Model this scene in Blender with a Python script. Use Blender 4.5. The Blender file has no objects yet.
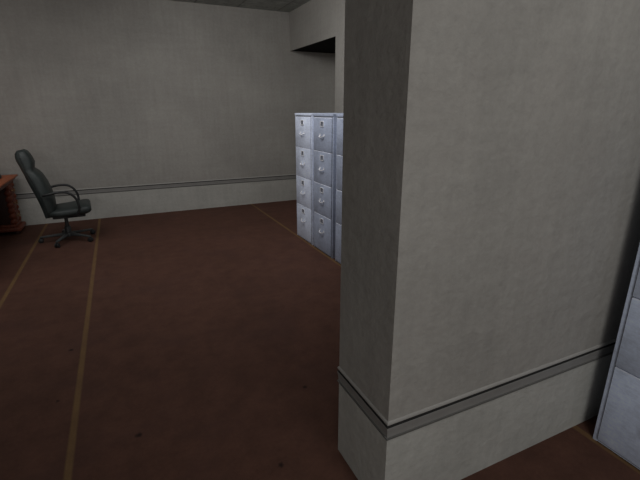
import bpy, bmesh, math, random
from mathutils import Vector, Matrix

# ---------------------------------------------------------------- camera, world, lights, exposure
S = bpy.context.scene
C = S.collection
PI = math.pi
cam = bpy.data.cameras.new('camera')
cam.sensor_width = 36.0
cam.lens = 36.0 * 417.0 / 640.0
cam.clip_start = 0.02
cam_o = bpy.data.objects.new('camera', cam)
C.objects.link(cam_o)
cam_o.location = (0, 0, 1.5)
cam_o.rotation_euler = (PI / 2 - math.atan(131 / 417), 0, -math.radians(25.3))
S.camera = cam_o

w = bpy.data.worlds.new('world')
S.world = w
w.use_nodes = True
w.node_tree.nodes['Background'].inputs['Color'].default_value = (0.5, 0.5, 0.5, 1)
w.node_tree.nodes['Background'].inputs['Strength'].default_value = 0.02


def area(name, loc, size, power, col=(1, 0.99, 0.985), rot=(0, 0, 0)):
    l = bpy.data.lights.new(name, 'AREA')
    l.shape = 'RECTANGLE'
    l.size, l.size_y = size
    l.energy = power
    l.color = col
    o = bpy.data.objects.new(name, l)
    o.location = loc
    o.rotation_euler = rot
    C.objects.link(o)
    return o


area('ceiling_light_near', (0.92, -0.60, 2.80), (0.4, 1.4), 16.5, rot=(0, math.radians(-28), 0))        # the bay in front of the partition
area('ceiling_light_aisle', (0.85, 4.0, 2.72), (0.6, 2.6), 27, rot=(math.radians(18), math.radians(-38), 0))         # in front of the cabinets
area('room_fill', (-1.4, 4.2, 2.87), (1.2, 2.2), 12)          # added fill over the open floor, for the left-facing surfaces
area('back_wall_fill', (-1.2, 3.9, 2.80), (3.6, 0.5), 14, rot=(math.radians(52), 0, 0))   # added fill, tilted to brighten the back wall
area('alcove_fill', (3.55, 5.5, 2.33), (0.3, 0.7), 2.6)               # added fill, hidden inside the alcove to brighten it
area('rear_fill', (-0.95, -2.95, 1.7), (1.5, 1.3), 33, rot=(math.radians(90), 0, 0))  # unseen fill light added behind the viewpoint

S.view_settings.view_transform = 'Standard'
S.view_settings.look = 'None'
S.view_settings.gamma = 1
S.view_settings.use_curve_mapping = False
S.view_settings.exposure = 0.0


# ---------------------------------------------------------------- materials
def srgb(r, g, b):
    return tuple(((c / 255) / 12.92 if c / 255 < 0.04045 else ((c / 255 + 0.055) / 1.055) ** 2.4) for c in (r, g, b)) + (1,)


class NT:
    def __init__(s, name):
        s.m = bpy.data.materials.new(name)
        s.m.use_nodes = True
        s.t = s.m.node_tree
        s.b = s.t.nodes['Principled BSDF']

    def n(s, kind, **kw):
        x = s.t.nodes.new(kind)
        for k, v in kw.items():
            setattr(x, k, v)
        return x

    def l(s, a, b):
        s.t.links.new(a, b)

    def noise(s, vec, scale, detail=4, rough=0.6):
        x = s.n('ShaderNodeTexNoise')
        x.inputs['Scale'].default_value = scale
        x.inputs['Detail'].default_value = detail
        x.inputs['Roughness'].default_value = rough
        s.l(vec, x.inputs['Vector'])
        return x.outputs['Fac']

    def mapping(s, vec, scale=(1, 1, 1), loc=(0, 0, 0)):
        x = s.n('ShaderNodeMapping')
        x.inputs['Scale'].default_value = scale
        x.inputs['Location'].default_value = loc
        s.l(vec, x.inputs['Vector'])
        return x.outputs['Vector']

    def math(s, op, a, b=None, c=None):
        x = s.n('ShaderNodeMath', operation=op)
        for i, v in enumerate((a, b, c)):
            if v is None:
                continue
            if isinstance(v, (int, float)):
                x.inputs[i].default_value = v
            else:
                s.l(v, x.inputs[i])
        return x.outputs[0]

    def remap(s, v, a, b, c, d):
        x = s.n('ShaderNodeMapRange')
        s.l(v, x.inputs['Value'])
        for k, q in zip(('From Min', 'From Max', 'To Min', 'To Max'), (a, b, c, d)):
            x.inputs[k].default_value = q
        return x.outputs['Result']

    def mix(s, f, a, b, mode='MIX'):
        x = s.n('ShaderNodeMix', data_type='RGBA', blend_type=mode)
        for k, v in ((0, f), (6, a), (7, b)):
            if isinstance(v, (int, float)):
                x.inputs[k].default_value = v
            elif isinstance(v, tuple):
                x.inputs[k].default_value = v
            else:
                s.l(v, x.inputs[k])
        return x.outputs[2]

    def value(s, col, fac):
        """multiply colour by a scalar socket"""
        x = s.n('ShaderNodeCombineColor')
        for i in range(3):
            s.l(fac, x.inputs[i])
        return s.mix(1.0, col, x.outputs[0], 'MULTIPLY')

    def bump(s, h, strength, dist):
        x = s.n('ShaderNodeBump')
        x.inputs['Strength'].default_value = strength
        x.inputs['Distance'].default_value = dist
        s.l(h, x.inputs['Height'])
        s.l(x.outputs[0], s.b.inputs['Normal'])

    def pos(s):
        return s.n('ShaderNodeNewGeometry').outputs['Position']

    def obj(s):
        return s.n('ShaderNodeTexCoord').outputs['Object']


def simple(name, col, rough=0.5, metal=0.0, var=0.15, scale=12, spec=0.5, bump=0.0):
    t = NT(name)
    f = t.noise(t.obj(), scale)
    t.l(t.value(col, t.remap(f, 0.3, 0.7, 1 - var, 1 + var)), t.b.inputs['Base Color'])
    t.b.inputs['Roughness'].default_value = rough
    t.b.inputs['Metallic'].default_value = metal
    t.b.inputs['Specular IOR Level'].default_value = spec
    if bump:
        t.bump(t.noise(t.obj(), scale * 8), bump, 0.002)
    return t.m


def wall_material():
    t = NT('painted_plaster')
    p = t.pos()
    sep = t.n('ShaderNodeSeparateXYZ')
    t.l(p, sep.inputs[0])
    z = sep.outputs[2]
    upper, lower = (0.360, 0.346, 0.318, 1), (0.465, 0.46, 0.425, 1)
    low = t.math('LESS_THAN', z, 0.40)
    col = t.mix(low, upper, lower)
    big = t.remap(t.noise(p, 1.3, 3), 0.3, 0.7, 0.90, 1.09)
    weave_h = t.remap(t.noise(t.mapping(p, (1.2, 1.2, 9)), 2.2, 4), 0.3, 0.7, 0.965, 1.035)
    weave_v = t.remap(t.noise(t.mapping(p, (9, 9, 1.0)), 2.0, 4), 0.3, 0.7, 0.955, 1.045)
    fine = t.remap(t.noise(p, 30, 5, 0.7), 0.3, 0.7, 0.93, 1.07)
    f = t.math('MULTIPLY', t.math('MULTIPLY', big, weave_h), t.math('MULTIPLY', weave_v, fine))
    col = t.value(col, f)
    # faint warm stains
    st = t.remap(t.noise(p, 2.4, 5, 0.7), 0.52, 0.75, 0.0, 0.35)
    col = t.mix(st, col, (0.345, 0.318, 0.290, 1))
    t.l(col, t.b.inputs['Base Color'])
    t.b.inputs['Roughness'].default_value = 0.85
    t.b.inputs['Specular IOR Level'].default_value = 0.2
    h = t.math('ADD', t.noise(p, 22, 5, 0.65), t.math('MULTIPLY', t.noise(p, 6, 3), 1.5))
    t.bump(h, 0.5, 0.010)
    return t.m


def floor_material():
    t = NT('maroon_floor_covering')
    p = t.pos()
    base = (0.100, 0.0475, 0.0335, 1)
    a = t.remap(t.noise(p, 0.9, 4), 0.3, 0.7, 0.86, 1.13)
    b = t.remap(t.noise(p, 7, 6, 0.7), 0.3, 0.7, 0.82, 1.18)
    c = t.remap(t.noise(p, 60, 4, 0.7), 0.3, 0.7, 0.92, 1.08)
    col = t.value(base, t.math('MULTIPLY', t.math('MULTIPLY', a, b), c))
    col = t.mix(t.remap(t.noise(t.mapping(p, (1, 1, 1), (7, 3, 0)), 2.6, 5), 0.5, 0.72, 0, 0.5), col, (0.078, 0.040, 0.033, 1))
    # worn tan stripes running down the room
    sep = t.n('ShaderNodeSeparateXYZ')
    t.l(p, sep.inputs[0])
    x = sep.outputs[0]
    m = None
    for cx in (-1.023, -0.378, 1.862):
        k = t.math('ABSOLUTE', t.math('SUBTRACT', x, cx))
        k = t.remap(k, 0.010, 0.020, 1, 0)
        m = k if m is None else t.math('MAXIMUM', m, k)
    wear = t.remap(t.noise(t.mapping(p, (3, 1, 1)), 6, 5, 0.7), 0.3, 0.75, 0.95, 0.45)
    col = t.mix(t.math('MULTIPLY', m, wear), col, (0.19, 0.115, 0.050, 1))
    # dark spots of old spills
    s = None
    for sx, sy, r in SPOTS:
        v = t.n('ShaderNodeVectorMath', operation='DISTANCE')
        t.l(p, v.inputs[0])
        v.inputs[1].default_value = (sx, sy, 0)
        d = t.math('ADD', v.outputs['Value'], t.math('MULTIPLY', t.math('SUBTRACT', t.noise(p, 50, 2), 0.5), 0.02))
        k = t.remap(d, r * 0.4, r * 1.2, 0.9, 0)
        s = k if s is None else t.math('MAXIMUM', s, k)
    col = t.mix(s, col, (0.02, 0.011, 0.010, 1))
    t.l(col, t.b.inputs['Base Color'])
    t.b.inputs['Roughness'].default_value = 0.8
    t.b.inputs['Specular IOR Level'].default_value = 0.15
    t.bump(t.noise(p, 90, 4), 0.2, 0.002)
    return t.m


SPOTS = [(-0.451, 2.846, 0.016), (-0.471, 2.305, 0.011), (-0.09, 1.853, 0.018), (0.778, 1.845, 0.015), (0.468, 1.393, 0.014)]


def ceiling_material():
    t = NT('ceiling_tiles')
    p = t.pos()
    br = t.n('ShaderNodeTexBrick', offset=0.0)
    br.inputs['Scale'].default_value = 1.0
    br.inputs['Brick Width'].default_value = 0.6
    br.inputs['Row Height'].default_value = 0.6
    br.inputs['Mortar Size'].default_value = 0.012
    br.inputs['Color1'].default_value = (0.40, 0.425, 0.40, 1)
    br.inputs['Color2'].default_value = (0.33, 0.355, 0.33, 1)
    br.inputs['Mortar'].default_value = (0.24, 0.25, 0.235, 1)
    t.l(p, br.inputs['Vector'])
    f = t.remap(t.noise(p, 9, 6, 0.75), 0.3, 0.7, 0.65, 1.35)
    t.l(t.value(br.outputs['Color'], f), t.b.inputs['Base Color'])
    t.b.inputs['Roughness'].default_value = 0.9
    return t.m


def cabinet_material(name, base):
    t = NT(name)
    p = t.obj()
    a = t.remap(t.noise(p, 4.5, 5, 0.7), 0.3, 0.7, 0.80, 1.18)
    b = t.remap(t.noise(t.mapping(p, (1, 1, 5)), 16, 5, 0.75), 0.3, 0.7, 0.88, 1.12)
    c = t.remap(t.noise(p, 70, 4, 0.7), 0.3, 0.7, 0.93, 1.07)
    col = t.value(base, t.math('MULTIPLY', t.math('MULTIPLY', a, b), c))
    sc = t.remap(t.noise(t.mapping(p, (1, 1.5, 1)), 28, 6, 0.8), 0.60, 0.72, 0, 0.45)
    col = t.mix(sc, col, tuple(c * 1.5 * min(1, 1 / (1.5 * base[2])) for c in base[:3]) + (1,))
    t.l(col, t.b.inputs['Base Color'])
    t.b.inputs['Roughness'].default_value = 0.6
    t.b.inputs['Metallic'].default_value = 0.0
    t.b.inputs['Specular IOR Level'].default_value = 0.35
    return t.m


def wood_material(name, base, dark):
    t = NT(name)
    p = t.obj()
    g = t.remap(t.noise(t.mapping(p, (14, 1.2, 6)), 3, 5, 0.7), 0.3, 0.7, 0, 1)
    col = t.mix(g, dark, base)
    t.l(col, t.b.inputs['Base Color'])
    t.b.inputs['Roughness'].default_value = 0.5
    t.b.inputs['Specular IOR Level'].default_value = 0.3
    return t.m


M = dict(
    wall=wall_material(), floor=floor_material(), ceiling=ceiling_material(),
    rail=simple('grey_rail_paint', (0.265, 0.26, 0.246, 1), 0.6, var=0.05, scale=9),
    rail_shade=simple('shaded_rail_edge', (0.13, 0.128, 0.12, 1), 0.8, var=0.05, scale=9),  # shade along the rail's lower edge, put into the colour
    groove=simple('shaded_groove', (0.035, 0.034, 0.033, 1), 0.9, var=0.05, scale=9, spec=0.1),  # shade inside the rail groove, painted near black
    bead=simple('rail_bead_highlight', (0.39, 0.38, 0.355, 1), 0.6, var=0.05, scale=9),  # highlight on the top bead, put into the colour
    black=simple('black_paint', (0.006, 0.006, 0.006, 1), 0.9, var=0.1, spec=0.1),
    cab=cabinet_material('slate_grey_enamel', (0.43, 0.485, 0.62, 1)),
    cab_near=cabinet_material('blue_grey_enamel_lit', (0.71, 0.80, 0.99, 1)),  # lighter copy of the cabinet enamel, stands in for light on the near one
    cab_lit=cabinet_material('lit_grey_enamel', (0.72, 0.79, 0.95, 1)),  # brighter lighting of the farthest cabinet, put into its base colour
    cab_seam=simple('slate_grey_rim', (0.17, 0.185, 0.225, 1), 0.6),
    edge=simple('highlight_edge', (0.80, 0.84, 0.95, 1), 0.5, var=0.25, scale=25),  # highlight on the drawer lips, put into the colour
    steel=simple('bright_steel', (0.95, 0.96, 1.0, 1), 0.3, metal=0.1, var=0.1, scale=20),
    card=simple('white_card', (0.78, 0.79, 0.82, 1), 0.7, var=0.15, scale=60),
    shadowgap=simple('dark_slot', (0.05, 0.055, 0.065, 1), 0.8),
    leather=simple('dark_green_black_leather', (0.029, 0.038, 0.0365, 1), 0.5, var=0.3, scale=9, bump=0.2),
    leather_edge=simple('black_leather_side', (0.016, 0.019, 0.019, 1), 0.6, var=0.3, scale=9),
    plastic=simple('black_plastic', (0.02, 0.021, 0.022, 1), 0.45, var=0.2),
    plastic_grey=simple('dark_grey_plastic', (0.05, 0.055, 0.055, 1), 0.45, var=0.2),
    wood_top=wood_material('orange_brown_wood', (0.52, 0.15, 0.05, 1), (0.34, 0.08, 0.03, 1)),
    wood=wood_material('red_brown_wood', (0.26, 0.072, 0.038, 1), (0.12, 0.032, 0.019, 1)),
    wood_dark=wood_material('dark_brown_wood', (0.070, 0.030, 0.021, 1), (0.040, 0.018, 0.014, 1)),
    brass=simple('aged_brass', (0.32, 0.22, 0.09, 1), 0.4, metal=0.7),
)


# ---------------------------------------------------------------- mesh helpers
def box(bm, x0, x1, y0, y1, z0, z1, bev=0.0, seg=2):
    r = bmesh.ops.create_cube(bm, size=1)
    vs = r['verts']
    for v in vs:
        v.co = Vector(((x0 + x1) / 2 + v.co.x * (x1 - x0), (y0 + y1) / 2 + v.co.y * (y1 - y0), (z0 + z1) / 2 + v.co.z * (z1 - z0)))
    if bev:
        es = list({e for v in vs for e in v.link_edges})
        bmesh.ops.bevel(bm, geom=es, offset=bev, segments=seg, affect='EDGES', profile=0.5)
    return bm


def ring_loft(bm, rings, closed_ends=True, loop=False):
    vr = [[bm.verts.new(p) for p in r] for r in rings]
    n = len(vr[0])
    pairs = list(zip(vr[:-1], vr[1:]))
    if loop:
        pairs.append((vr[-1], vr[0]))
    for a, b in pairs:
        for i in range(n):
            j = (i + 1) % n
            bm.faces.new((a[i], a[j], b[j], b[i]))
    if closed_ends and not loop:
        bm.faces.new(list(reversed(vr[0])))
        bm.faces.new(vr[-1])


def tube(bm, pts, rad, n=10):
    """round bar along a smooth path; rad is a number or a list"""
    pts = [Vector(p) for p in pts]
    rs = rad if isinstance(rad, (list, tuple)) else [rad] * len(pts)
    rings = []
    prev = None
    for i, p in enumerate(pts):
        t = (pts[min(i + 1, len(pts) - 1)] - pts[max(i - 1, 0)]).normalized()
        if prev is None:
            a = Vector((0, 0, 1)) if abs(t.z) < 0.9 else Vector((1, 0, 0))
            u = t.cross(a).normalized()
        else:
            u = (prev - t * prev.dot(t)).normalized()
        prev = u
        v = t.cross(u)
        rings.append([p + (u * math.cos(2 * PI * k / n) + v * math.sin(2 * PI * k / n)) * rs[i] for k in range(n)])
    ring_loft(bm, rings)


def lathe(bm, prof, cx=0, cy=0, n=20):
    rings = [[Vector((cx + r * math.cos(2 * PI * k / n), cy + r * math.sin(2 * PI * k / n), z)) for k in range(n)] for r, z in prof]
    ring_loft(bm, rings)


def curve(pts, k=6):
    """Catmull-Rom through the points"""
    P = [Vector(p) for p in pts]
    P = [2 * P[0] - P[1]] + P + [2 * P[-1] - P[-2]]
    out = []
    for i in range(1, len(P) - 2):
        for j in range(k):
            t = j / k
            a, b, c, d = P[i - 1:i + 3]
            out.append(0.5 * ((2 * b) + (c - a) * t + (2 * a - 5 * b + 4 * c - d) * t * t + (3 * b - a - 3 * c + d) * t ** 3))
    out.append(P[-2])
    return out


def obj(name, bm, m, parent=None, smooth=True, angle=40):
    bmesh.ops.recalc_face_normals(bm, faces=bm.faces)
    me = bpy.data.meshes.new(name)
    bm.to_mesh(me)
    bm.free()
    for q in (m if isinstance(m, (list, tuple)) else [m]):
        me.materials.append(q)
    if smooth:
        for p in me.polygons:
            p.use_smooth = True
        me.set_sharp_from_angle(angle=math.radians(angle))
    o = bpy.data.objects.new(name, me)
    C.objects.link(o)
    if parent is not None:
        o.parent = parent
    return o


def thing(name, label, cat, loc=(0, 0, 0), rz=0, group=None):
    o = bpy.data.objects.new(name, None)
    o.empty_display_size = 0.2
    C.objects.link(o)
    o.location = loc
    o.rotation_euler = (0, 0, rz)
    o['label'] = label
    o['category'] = cat
    if group:
        o['group'] = group
    return o


def struct(name, bm, m, label, cat, smooth=False):
    o = obj(name, bm, m, None, smooth)
    o['kind'] = 'structure'
    o['label'] = label
    o['category'] = cat
    return o


# ---------------------------------------------------------------- the room
H = 2.9
XL, XR, YF, YB = -4.2, 2.6, -3.0, 6.6
AX, AY, AZ = 3.9, 5.05, 2.36          # alcove: far side, near side, soffit height
PX, PY0, PY1 = 0.737, 0.995, 1.365    # the partition

struct('floor', box(bmesh.new(), XL - 0.15, AX + 0.15, YF - 0.15, YB + 0.15, -0.1, 0), M['floor'],
       'maroon brown floor with three worn tan stripes', 'floor')
struct('ceiling', box(bmesh.new(), XL - 0.15, AX + 0.15, YF - 0.15, YB + 0.15, H, H + 0.1), M['ceiling'],
       'dark grey tiled ceiling above the back wall', 'ceiling')
struct('wall_back', box(bmesh.new(), XL - 0.15, AX + 0.15, YB, YB + 0.15, 0, H), M['wall'],
       'long grey plaster wall behind the swivel chair', 'wall')
bm = bmesh.new()
box(bm, XR, XR + 0.15, YF, AY, 0, H)
box(bm, XR + 0.15, AX, AY - 0.15, AY, 0, H)
struct('wall_right', bm, M['wall'], 'grey plaster wall behind the row of filing cabinets', 'wall')
bm = box(bmesh.new(), XR, XR + 0.012, AY, YB, AZ, H)
box(bm, XR + 0.012, XR + 0.15, AY, YB, AZ + 0.07, H)
struct('wall_header', bm, M['wall'],
       'grey plaster header above the alcove opening', 'wall')
struct('wall_alcove', box(bmesh.new(), AX, AX + 0.15, AY - 0.15, YB, 0, H), M['wall'],
       'grey end wall inside the alcove past the cabinets', 'wall')
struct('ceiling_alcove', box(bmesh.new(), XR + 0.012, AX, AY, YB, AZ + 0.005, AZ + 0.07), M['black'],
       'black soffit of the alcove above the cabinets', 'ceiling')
struct('wall_left', box(bmesh.new(), XL - 0.15, XL, YF - 0.15, YB, 0, H), M['wall'],
       'grey plaster wall on the left of the room', 'wall')
struct('wall_front', box(bmesh.new(), XL, AX + 0.15, YF - 0.15, YF, 0, H), M['wall'],
       'grey plaster wall at the near end of the room', 'wall')
struct('wall_partition', box(bmesh.new(), PX, XR, PY0, PY1, 0, H), M['wall'],
       'thick grey plaster partition end in the foreground, beside the near cabinet', 'wall')

# moulded rail: (out from wall, height)
RAIL = [(0.0, 0.364), (0.003, 0.364), (0.006, 0.368), (0.006, 0.374), (0.002, 0.376), (0.002, 0.384), (0.0035, 0.400), (0.006, 0.412), (0.006, 0.420),
        (0.001, 0.4205), (0.001, 0.431), (0.005, 0.4315), (0.0058, 0.436), (0.0042, 0.441), (0.0, 0.445)]


def rail(bm, path, closed=False):
    """profile swept along a plan path with mitred corners; the room lies to the left of the path"""
    P = [Vector((x, y)) for x, y in path]
    rings = []
    for i, p in enumerate(P):
        d0 = (p - P[i - 1]).normalized() if i > 0 else None
        d1 = (P[i + 1] - p).normalized() if i < len(P) - 1 else None
        d0 = d0 or d1
        d1 = d1 or d0
        n0, n1 = Vector((-d0.y, d0.x)), Vector((-d1.y, d1.x))
        n = (n0 + n1)
        n = n / (n.dot(n0))
        rings.append([Vector((p.x + n.x * o, p.y + n.y * o, z)) for o, z in RAIL])
    ring_loft(bm, rings)
    for f in bm.faces:          # shade painted into groove and lower edge, highlight on the bead
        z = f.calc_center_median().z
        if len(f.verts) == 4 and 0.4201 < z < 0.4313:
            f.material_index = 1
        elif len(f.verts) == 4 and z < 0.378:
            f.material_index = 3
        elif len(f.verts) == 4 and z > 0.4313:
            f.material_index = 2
    return bm


RM = [M['rail'], M['groove'], M['bead'], M['rail_shade']]
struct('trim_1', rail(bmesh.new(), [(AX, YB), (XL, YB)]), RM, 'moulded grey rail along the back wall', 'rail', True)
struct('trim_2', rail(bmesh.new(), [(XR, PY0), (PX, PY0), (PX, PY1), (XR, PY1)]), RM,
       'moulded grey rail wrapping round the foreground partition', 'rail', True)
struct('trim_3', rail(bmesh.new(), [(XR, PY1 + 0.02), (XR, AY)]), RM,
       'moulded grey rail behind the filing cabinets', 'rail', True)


# ---------------------------------------------------------------- filing cabinets
CW, CD, CH = 0.465, 0.70, 1.456


def make_cabinet(name, mat, loc, label, group):
    """origin at the floor, middle of the footprint; front faces -X"""
    t = thing(name, label, 'filing cabinet', loc, 0, group)
    hw, hd = CW / 2, CD / 2
    bm = bmesh.new()
    # carcass as sides, back, top, base and front rails
    box(bm, -hd + 0.006, hd, -hw, -hw + 0.02, 0, CH - 0.02, 0.002)
    box(bm, -hd + 0.006, hd, hw - 0.02, hw, 0, CH - 0.02, 0.002)
    box(bm, hd - 0.012, hd, -hw + 0.02, hw - 0.02, 0.02, CH - 0.02)
    box(bm, -hd, hd, -hw, hw, CH - 0.024, CH, 0.003)
    box(bm, -hd + 0.012, hd - 0.012, -hw + 0.02, hw - 0.02, 0.0, 0.014)
    obj('body', bm, mat, t)
    obj('front_frame', box(bmesh.new(), -hd + 0.004, -hd + 0.03, -hw + 0.02, hw - 0.02, 0.012, CH - 0.02), M['cab_seam'], t)
    for i in range(4):
        z0 = 0.084 + i * 0.3345
        z1 = z0 + 0.3315
        d = obj('drawer', box(bmesh.new(), -hd - 0.004, -hd + 0.035, -hw + 0.0235, hw - 0.0235, (0.018 if i == 0 else z0), z1, 0.005, 2), [mat, M['edge']], t)
        for f in d.data.polygons:          # painted highlight along the top edge
            if f.center.z > z1 - 0.0052 and f.center.x < -hd + 0.002:
                f.material_index = 1
        # label holder frame with its card
        b = bmesh.new()
        zc, x = z1 - 0.062, -hd - 0.004
        for (a0, a1, c0, c1) in ((-0.040, 0.040, 0.022, 0.028), (-0.040, 0.040, -0.028, -0.022), (-0.040, -0.033, -0.022, 0.022), (0.033, 0.040, -0.022, 0.022)):
            box(b, x - 0.006, x + 0.001, a0, a1, zc + c0, zc + c1, 0.001, 1)
        obj('label_holder', b, M['steel'], d)
        b = bmesh.new()
        box(b, x - 0.002, x + 0.001, -0.033, 0.033, zc - 0.022, zc + 0.022)
        obj('card', b, M['cab_seam'], d)
        # bow handle
        b = bmesh.new()
        zh = z1 - 0.185
        tube(b, curve([(x + 0.002, -0.046, zh + 0.010), (x - 0.012, -0.043, zh + 0.004), (x - 0.018, -0.024, zh - 0.003), (x - 0.019, 0.0, zh - 0.005),
                       (x - 0.018, 0.024, zh - 0.003), (x - 0.012, 0.043, zh + 0.004), (x + 0.002, 0.046, zh + 0.010)], 4), 0.0050, 8)
        for s in (-1, 1):
            box(b, x - 0.003, x + 0.001, s * 0.046 - 0.011, s * 0.046 + 0.011, zh, zh + 0.026, 0.001, 1)
        obj('handle', b, M['steel'], d)
    return t


def copy_tree(o, parent=None):
    c = o.copy()
    C.objects.link(c)
    if parent is not None:
        c.parent = parent
    for ch in list(o.children):
        copy_tree(ch, c)
    return c


XC = 1.872 + CD / 2
G = 'four-drawer metal filing cabinets along the right wall'
make_cabinet('filing_cabinet', M['cab_lit'], (XC, 4.408, 0),
             'grey four-drawer filing cabinet, painted as if brighter lit, farthest in the row, next to the alcove opening', G)
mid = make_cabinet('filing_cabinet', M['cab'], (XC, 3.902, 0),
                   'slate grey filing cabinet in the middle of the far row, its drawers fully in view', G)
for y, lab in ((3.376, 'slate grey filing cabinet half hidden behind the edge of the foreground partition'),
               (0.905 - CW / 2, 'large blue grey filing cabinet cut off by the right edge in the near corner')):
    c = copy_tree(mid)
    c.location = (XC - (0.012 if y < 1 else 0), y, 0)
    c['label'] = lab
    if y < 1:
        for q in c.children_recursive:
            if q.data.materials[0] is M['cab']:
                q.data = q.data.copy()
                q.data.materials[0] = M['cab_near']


# ---------------------------------------------------------------- swivel chair
def super_ring(center, u, v, hu, hv, n=28, e=3.2):
    out = []
    for k in range(n):
        a = 2 * PI * k / n
        c, s = math.cos(a), math.sin(a)
        out.append(center + u * (hu * math.copysign(abs(c) ** (2 / e), c)) + v * (hv * math.copysign(abs(s) ** (2 / e), s)))
    return out


def cushion(profile, n=28, e=3.2, shift=0):
    """profile rows: (x front, z front, x rear, z rear, half width): a padded slab lofted up its length"""
    bm = bmesh.new()
    rings = []
    for xf, zf, xr, zr, hw in profile:
        f, r = Vector((xf, 0, zf)), Vector((xr, 0, zr))
        c = (f + r) / 2
        v = (f - r)
        L = v.length / 2
        rings.append(super_ring(c, Vector((0, 1, 0)), v.normalized(), hw, L, n, e))
    ring_loft(bm, rings)
    return bm


ch = thing('swivel_chair', 'black leather high-back swivel armchair on five castors, by the back wall', 'chair',
           (-0.672, 5.60, 0), math.radians(4))
# back: from its foot to its crown (front x,z / rear x,z / half width)
back = [(-0.120, 0.335, -0.175, 0.325, 0.18), (-0.085, 0.355, -0.195, 0.325, 0.205), (-0.070, 0.44, -0.205, 0.40, 0.22), (-0.072, 0.54, -0.225, 0.50, 0.225),
        (-0.088, 0.64, -0.250, 0.60, 0.225), (-0.110, 0.72, -0.275, 0.68, 0.215), (-0.142, 0.80, -0.298, 0.76, 0.20),
        (-0.175, 0.845, -0.308, 0.81, 0.185), (-0.210, 0.872, -0.318, 0.84, 0.165), (-0.202, 0.895, -0.326, 0.862, 0.160),
        (-0.194, 0.94, -0.338, 0.905, 0.150), (-0.206, 0.995, -0.356, 0.955, 0.138), (-0.222, 1.035, -0.362, 0.995, 0.125),
        (-0.242, 1.066, -0.358, 1.036, 0.108), (-0.268, 1.080, -0.340, 1.064, 0.08)]
bk = obj('backrest', cushion(back), M['leather'], ch, angle=60)
# welt down both sides of the back
for s in (-1, 1):
    b = bmesh.new()
    pts = [((r[0] * 0.35 + r[2] * 0.65), s * (r[4] - 0.002), (r[1] * 0.35 + r[3] * 0.65)) for r in back[1:-1]]
    tube(b, curve(pts, 3), 0.006, 8)
    obj('piping', b, M['leather_edge'], bk)

seat = []
for x, z0, z1, hw in ((-0.150, 0.350, 0.392, 0.17), (-0.135, 0.322, 0.412, 0.215), (-0.06, 0.315, 0.425, 0.24), (0.06, 0.318, 0.432, 0.25),
                      (0.16, 0.325, 0.445, 0.25), (0.225, 0.330, 0.455, 0.245), (0.262, 0.345, 0.448, 0.232), (0.280, 0.368, 0.425, 0.20)):
    seat.append((x, z1, x, z0, hw))
obj('seat', cushion(seat), M['leather'], ch, angle=60)
# dark pan below the seat
b = bmesh.new()
box(b, -0.12, 0.21, -0.17, 0.17, 0.303, 0.33, 0.01)
box(b, -0.09, 0.10, -0.07, 0.07, 0.285, 0.31, 0.01)
obj('seat_pan', b, M['plastic'], ch)

for s in (-1, 1):
    b = bmesh.new()
    y = s * 0.262
    pts = curve([(-0.165, y * 0.93, 0.595), (-0.12, y, 0.606), (-0.03, y * 1.02, 0.622), (0.055, y * 1.02, 0.618), (0.115, y * 1.02, 0.58),
                 (0.150, y, 0.52), (0.160, y, 0.45), (0.150, y * 0.98, 0.39), (0.115, y * 0.90, 0.345), (0.04, y * 0.7, 0.325)], 6)
    tube(b, pts, [0.0135] * len(pts), 10)
    # flattened arm pad along the top
    obj('armrest', b, M['plastic'], ch)

b = bmesh.new()
lathe(b, [(0.014, 0.06), (0.034, 0.062), (0.034, 0.17), (0.030, 0.175), (0.020, 0.178), (0.020, 0.292), (0.012, 0.294)], n=20)
obj('gas_column', b, M['plastic_grey'], ch)
b = bmesh.new()
lathe(b, [(0.02, 0.052), (0.050, 0.056), (0.054, 0.088), (0.046, 0.102), (0.028, 0.106)], n=24)
hub = obj('hub', b, M['plastic_grey'], ch)
for k in range(5):
    a = math.radians(-2 + 36 + 72 * k - 4)
    d = Vector((math.cos(a), math.sin(a), 0))
    q = Vector((-d.y, d.x, 0))
    b = bmesh.new()
    rings = []
    for r, z, hw, hh in ((0.03, 0.080, 0.026, 0.020), (0.12, 0.076, 0.021, 0.015), (0.22, 0.070, 0.017, 0.012), (0.285, 0.066, 0.016, 0.010), (0.300, 0.064, 0.010, 0.006)):
        c = d * r + Vector((0, 0, z))
        rings.append(super_ring(c, q, Vector((0, 0, 1)), hw, hh, 16, 3))
    ring_loft(b, rings)
    leg = obj('leg', b, M['plastic_grey'], ch)
    b = bmesh.new()
    c = d * 0.285
    tube(b, [c + Vector((0, 0, 0.066)), c + Vector((0, 0, 0.035))], 0.007, 8)
    for s in (-1, 1):        # twin wheels
        o0 = c + d * 0.006 + q * (s * 0.006) + Vector((0, 0, 0.0265))
        tube(b, [o0, o0 + q * s * 0.003, o0 + q * s * 0.013, o0 + q * s * 0.016], [0.022, 0.0262, 0.0262, 0.021], 18)
    obj('castor', b, M['plastic'], leg)

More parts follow.
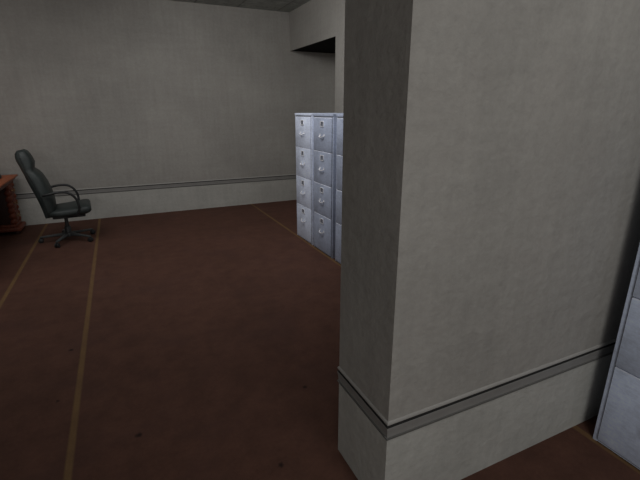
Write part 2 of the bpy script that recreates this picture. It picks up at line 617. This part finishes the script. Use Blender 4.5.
# ---------------------------------------------------------------- wooden desk
# origin: floor, under the far right corner of the top; runs towards the camera (-Y) and to the left (-X)
dk = thing('wooden_desk', 'ornate red brown wooden desk with an orange top, at the left edge behind the chair', 'desk',
           (-1.222, 6.515, 0), 0)
DL, DW, DH = 2.25, 0.95, 0.700
b = bmesh.new()
box(b, -DW, 0, -DL, 0, DH - 0.022, DH, 0.006, 3)
obj('desktop', b, M['wood_top'], dk)
b = bmesh.new()
box(b, -DW + 0.02, -0.022, -DL + 0.02, -0.022, DH - 0.05, DH - 0.022, 0.010, 3)
box(b, -DW + 0.05, -0.05, -DL + 0.05, -0.05, DH - 0.085, DH - 0.05, 0.006, 2)
obj('apron', b, M['wood'], dk)
for y0, y1 in ((-0.33, -0.06), (-DL + 0.06, -DL + 0.33)):
    b = bmesh.new()
    box(b, -DW + 0.07, -0.09, y0, y1, 0.10, DH - 0.085, 0.004)
    ped = obj('pedestal', b, M['wood_dark'], dk)
    b = bmesh.new()      # spreading plinth
    box(b, -DW + 0.03, -0.055, y0 - 0.02, y1 + 0.02, 0.085, 0.125, 0.012, 3)
    box(b, -DW + 0.0, -0.012, y0 - 0.04, y1 + 0.03, 0.035, 0.090, 0.018, 3)
    obj('plinth', b, M['wood'], ped)
    for fx in (-DW + 0.05, -0.065):
        for fy in (y0 + 0.0, y1 - 0.02):
            b = bmesh.new()
            lathe(b, [(0.022, 0.0), (0.034, 0.006), (0.038, 0.02), (0.028, 0.036), (0.02, 0.04)], fx, fy, 16)
            obj('foot', b, M['wood_dark'], ped)
    # turned corner posts down the front corners
    for fy in (y0 + 0.015, y1 - 0.015):
        b = bmesh.new()
        z, prof = 0.118, [(0.02, 0.116)]
        while z < DH - 0.10:
            prof += [(0.024, z), (0.036, z + 0.016), (0.040, z + 0.034), (0.035, z + 0.052), (0.023, z + 0.066)]
            z += 0.072
        prof += [(0.030, DH - 0.096), (0.034, DH - 0.086)]
        lathe(b, prof, -0.085, fy, 18)
        obj('corner_post', b, M['wood'], ped)
    for i in range(3):
        zz = 0.132 + i * 0.158
        b = bmesh.new()
        box(b, -0.092, -0.062, y0 + 0.05, y1 - 0.05, zz, zz + 0.152, 0.008, 3)
        box(b, -0.066, -0.054, y0 + 0.07, y1 - 0.07, zz + 0.03, zz + 0.128, 0.006, 2)
        dr = obj('drawer', b, M['wood'], ped)
        b = bmesh.new()
        yc = (y0 + y1) / 2
        tube(b, curve([(-0.056, yc - 0.05, zz + 0.09), (-0.036, yc - 0.045, zz + 0.08), (-0.03, yc, zz + 0.068), (-0.036, yc + 0.045, zz + 0.08), (-0.056, yc + 0.05, zz + 0.09)], 4), 0.005, 8)
        obj('pull', b, M['brass'], dr)
b = bmesh.new()
box(b, -DW + 0.08, -DW + 0.10, -DL + 0.5, -0.5, 0.12, DH - 0.08)
obj('modesty_panel', b, M['wood_dark'], dk)

# black object on the desk, only its edge reaches into the picture
ph = thing('desk_telephone', 'small black object on the wooden desk, just cut by the left edge', 'telephone', (-1.425, 6.24, DH), math.radians(8))
b = bmesh.new()
rings = []
for z, hx, hy in ((0.0, 0.085, 0.10), (0.02, 0.088, 0.102), (0.045, 0.075, 0.09), (0.075, 0.055, 0.06), (0.085, 0.04, 0.05)):
    rings.append(super_ring(Vector((0, 0, z)), Vector((1, 0, 0)), Vector((0, 1, 0)), hx, hy, 24, 4))
ring_loft(b, rings)
obj('base', b, M['plastic'], ph)
b = bmesh.new()
tube(b, curve([(0, -0.095, 0.100), (0, -0.09, 0.118), (0, -0.04, 0.132), (0, 0.04, 0.132), (0, 0.09, 0.118), (0, 0.095, 0.100)], 4),
     [0.026] * 5 + [0.016] * 11 + [0.026] * 5, 12)
obj('handset', b, M['plastic'], ph)
b = bmesh.new()
box(b, -0.012, 0.012, -0.02, -0.006, 0.080, 0.122)
box(b, -0.012, 0.012, 0.006, 0.02, 0.080, 0.122)
obj('cradle', b, M['plastic'], ph)
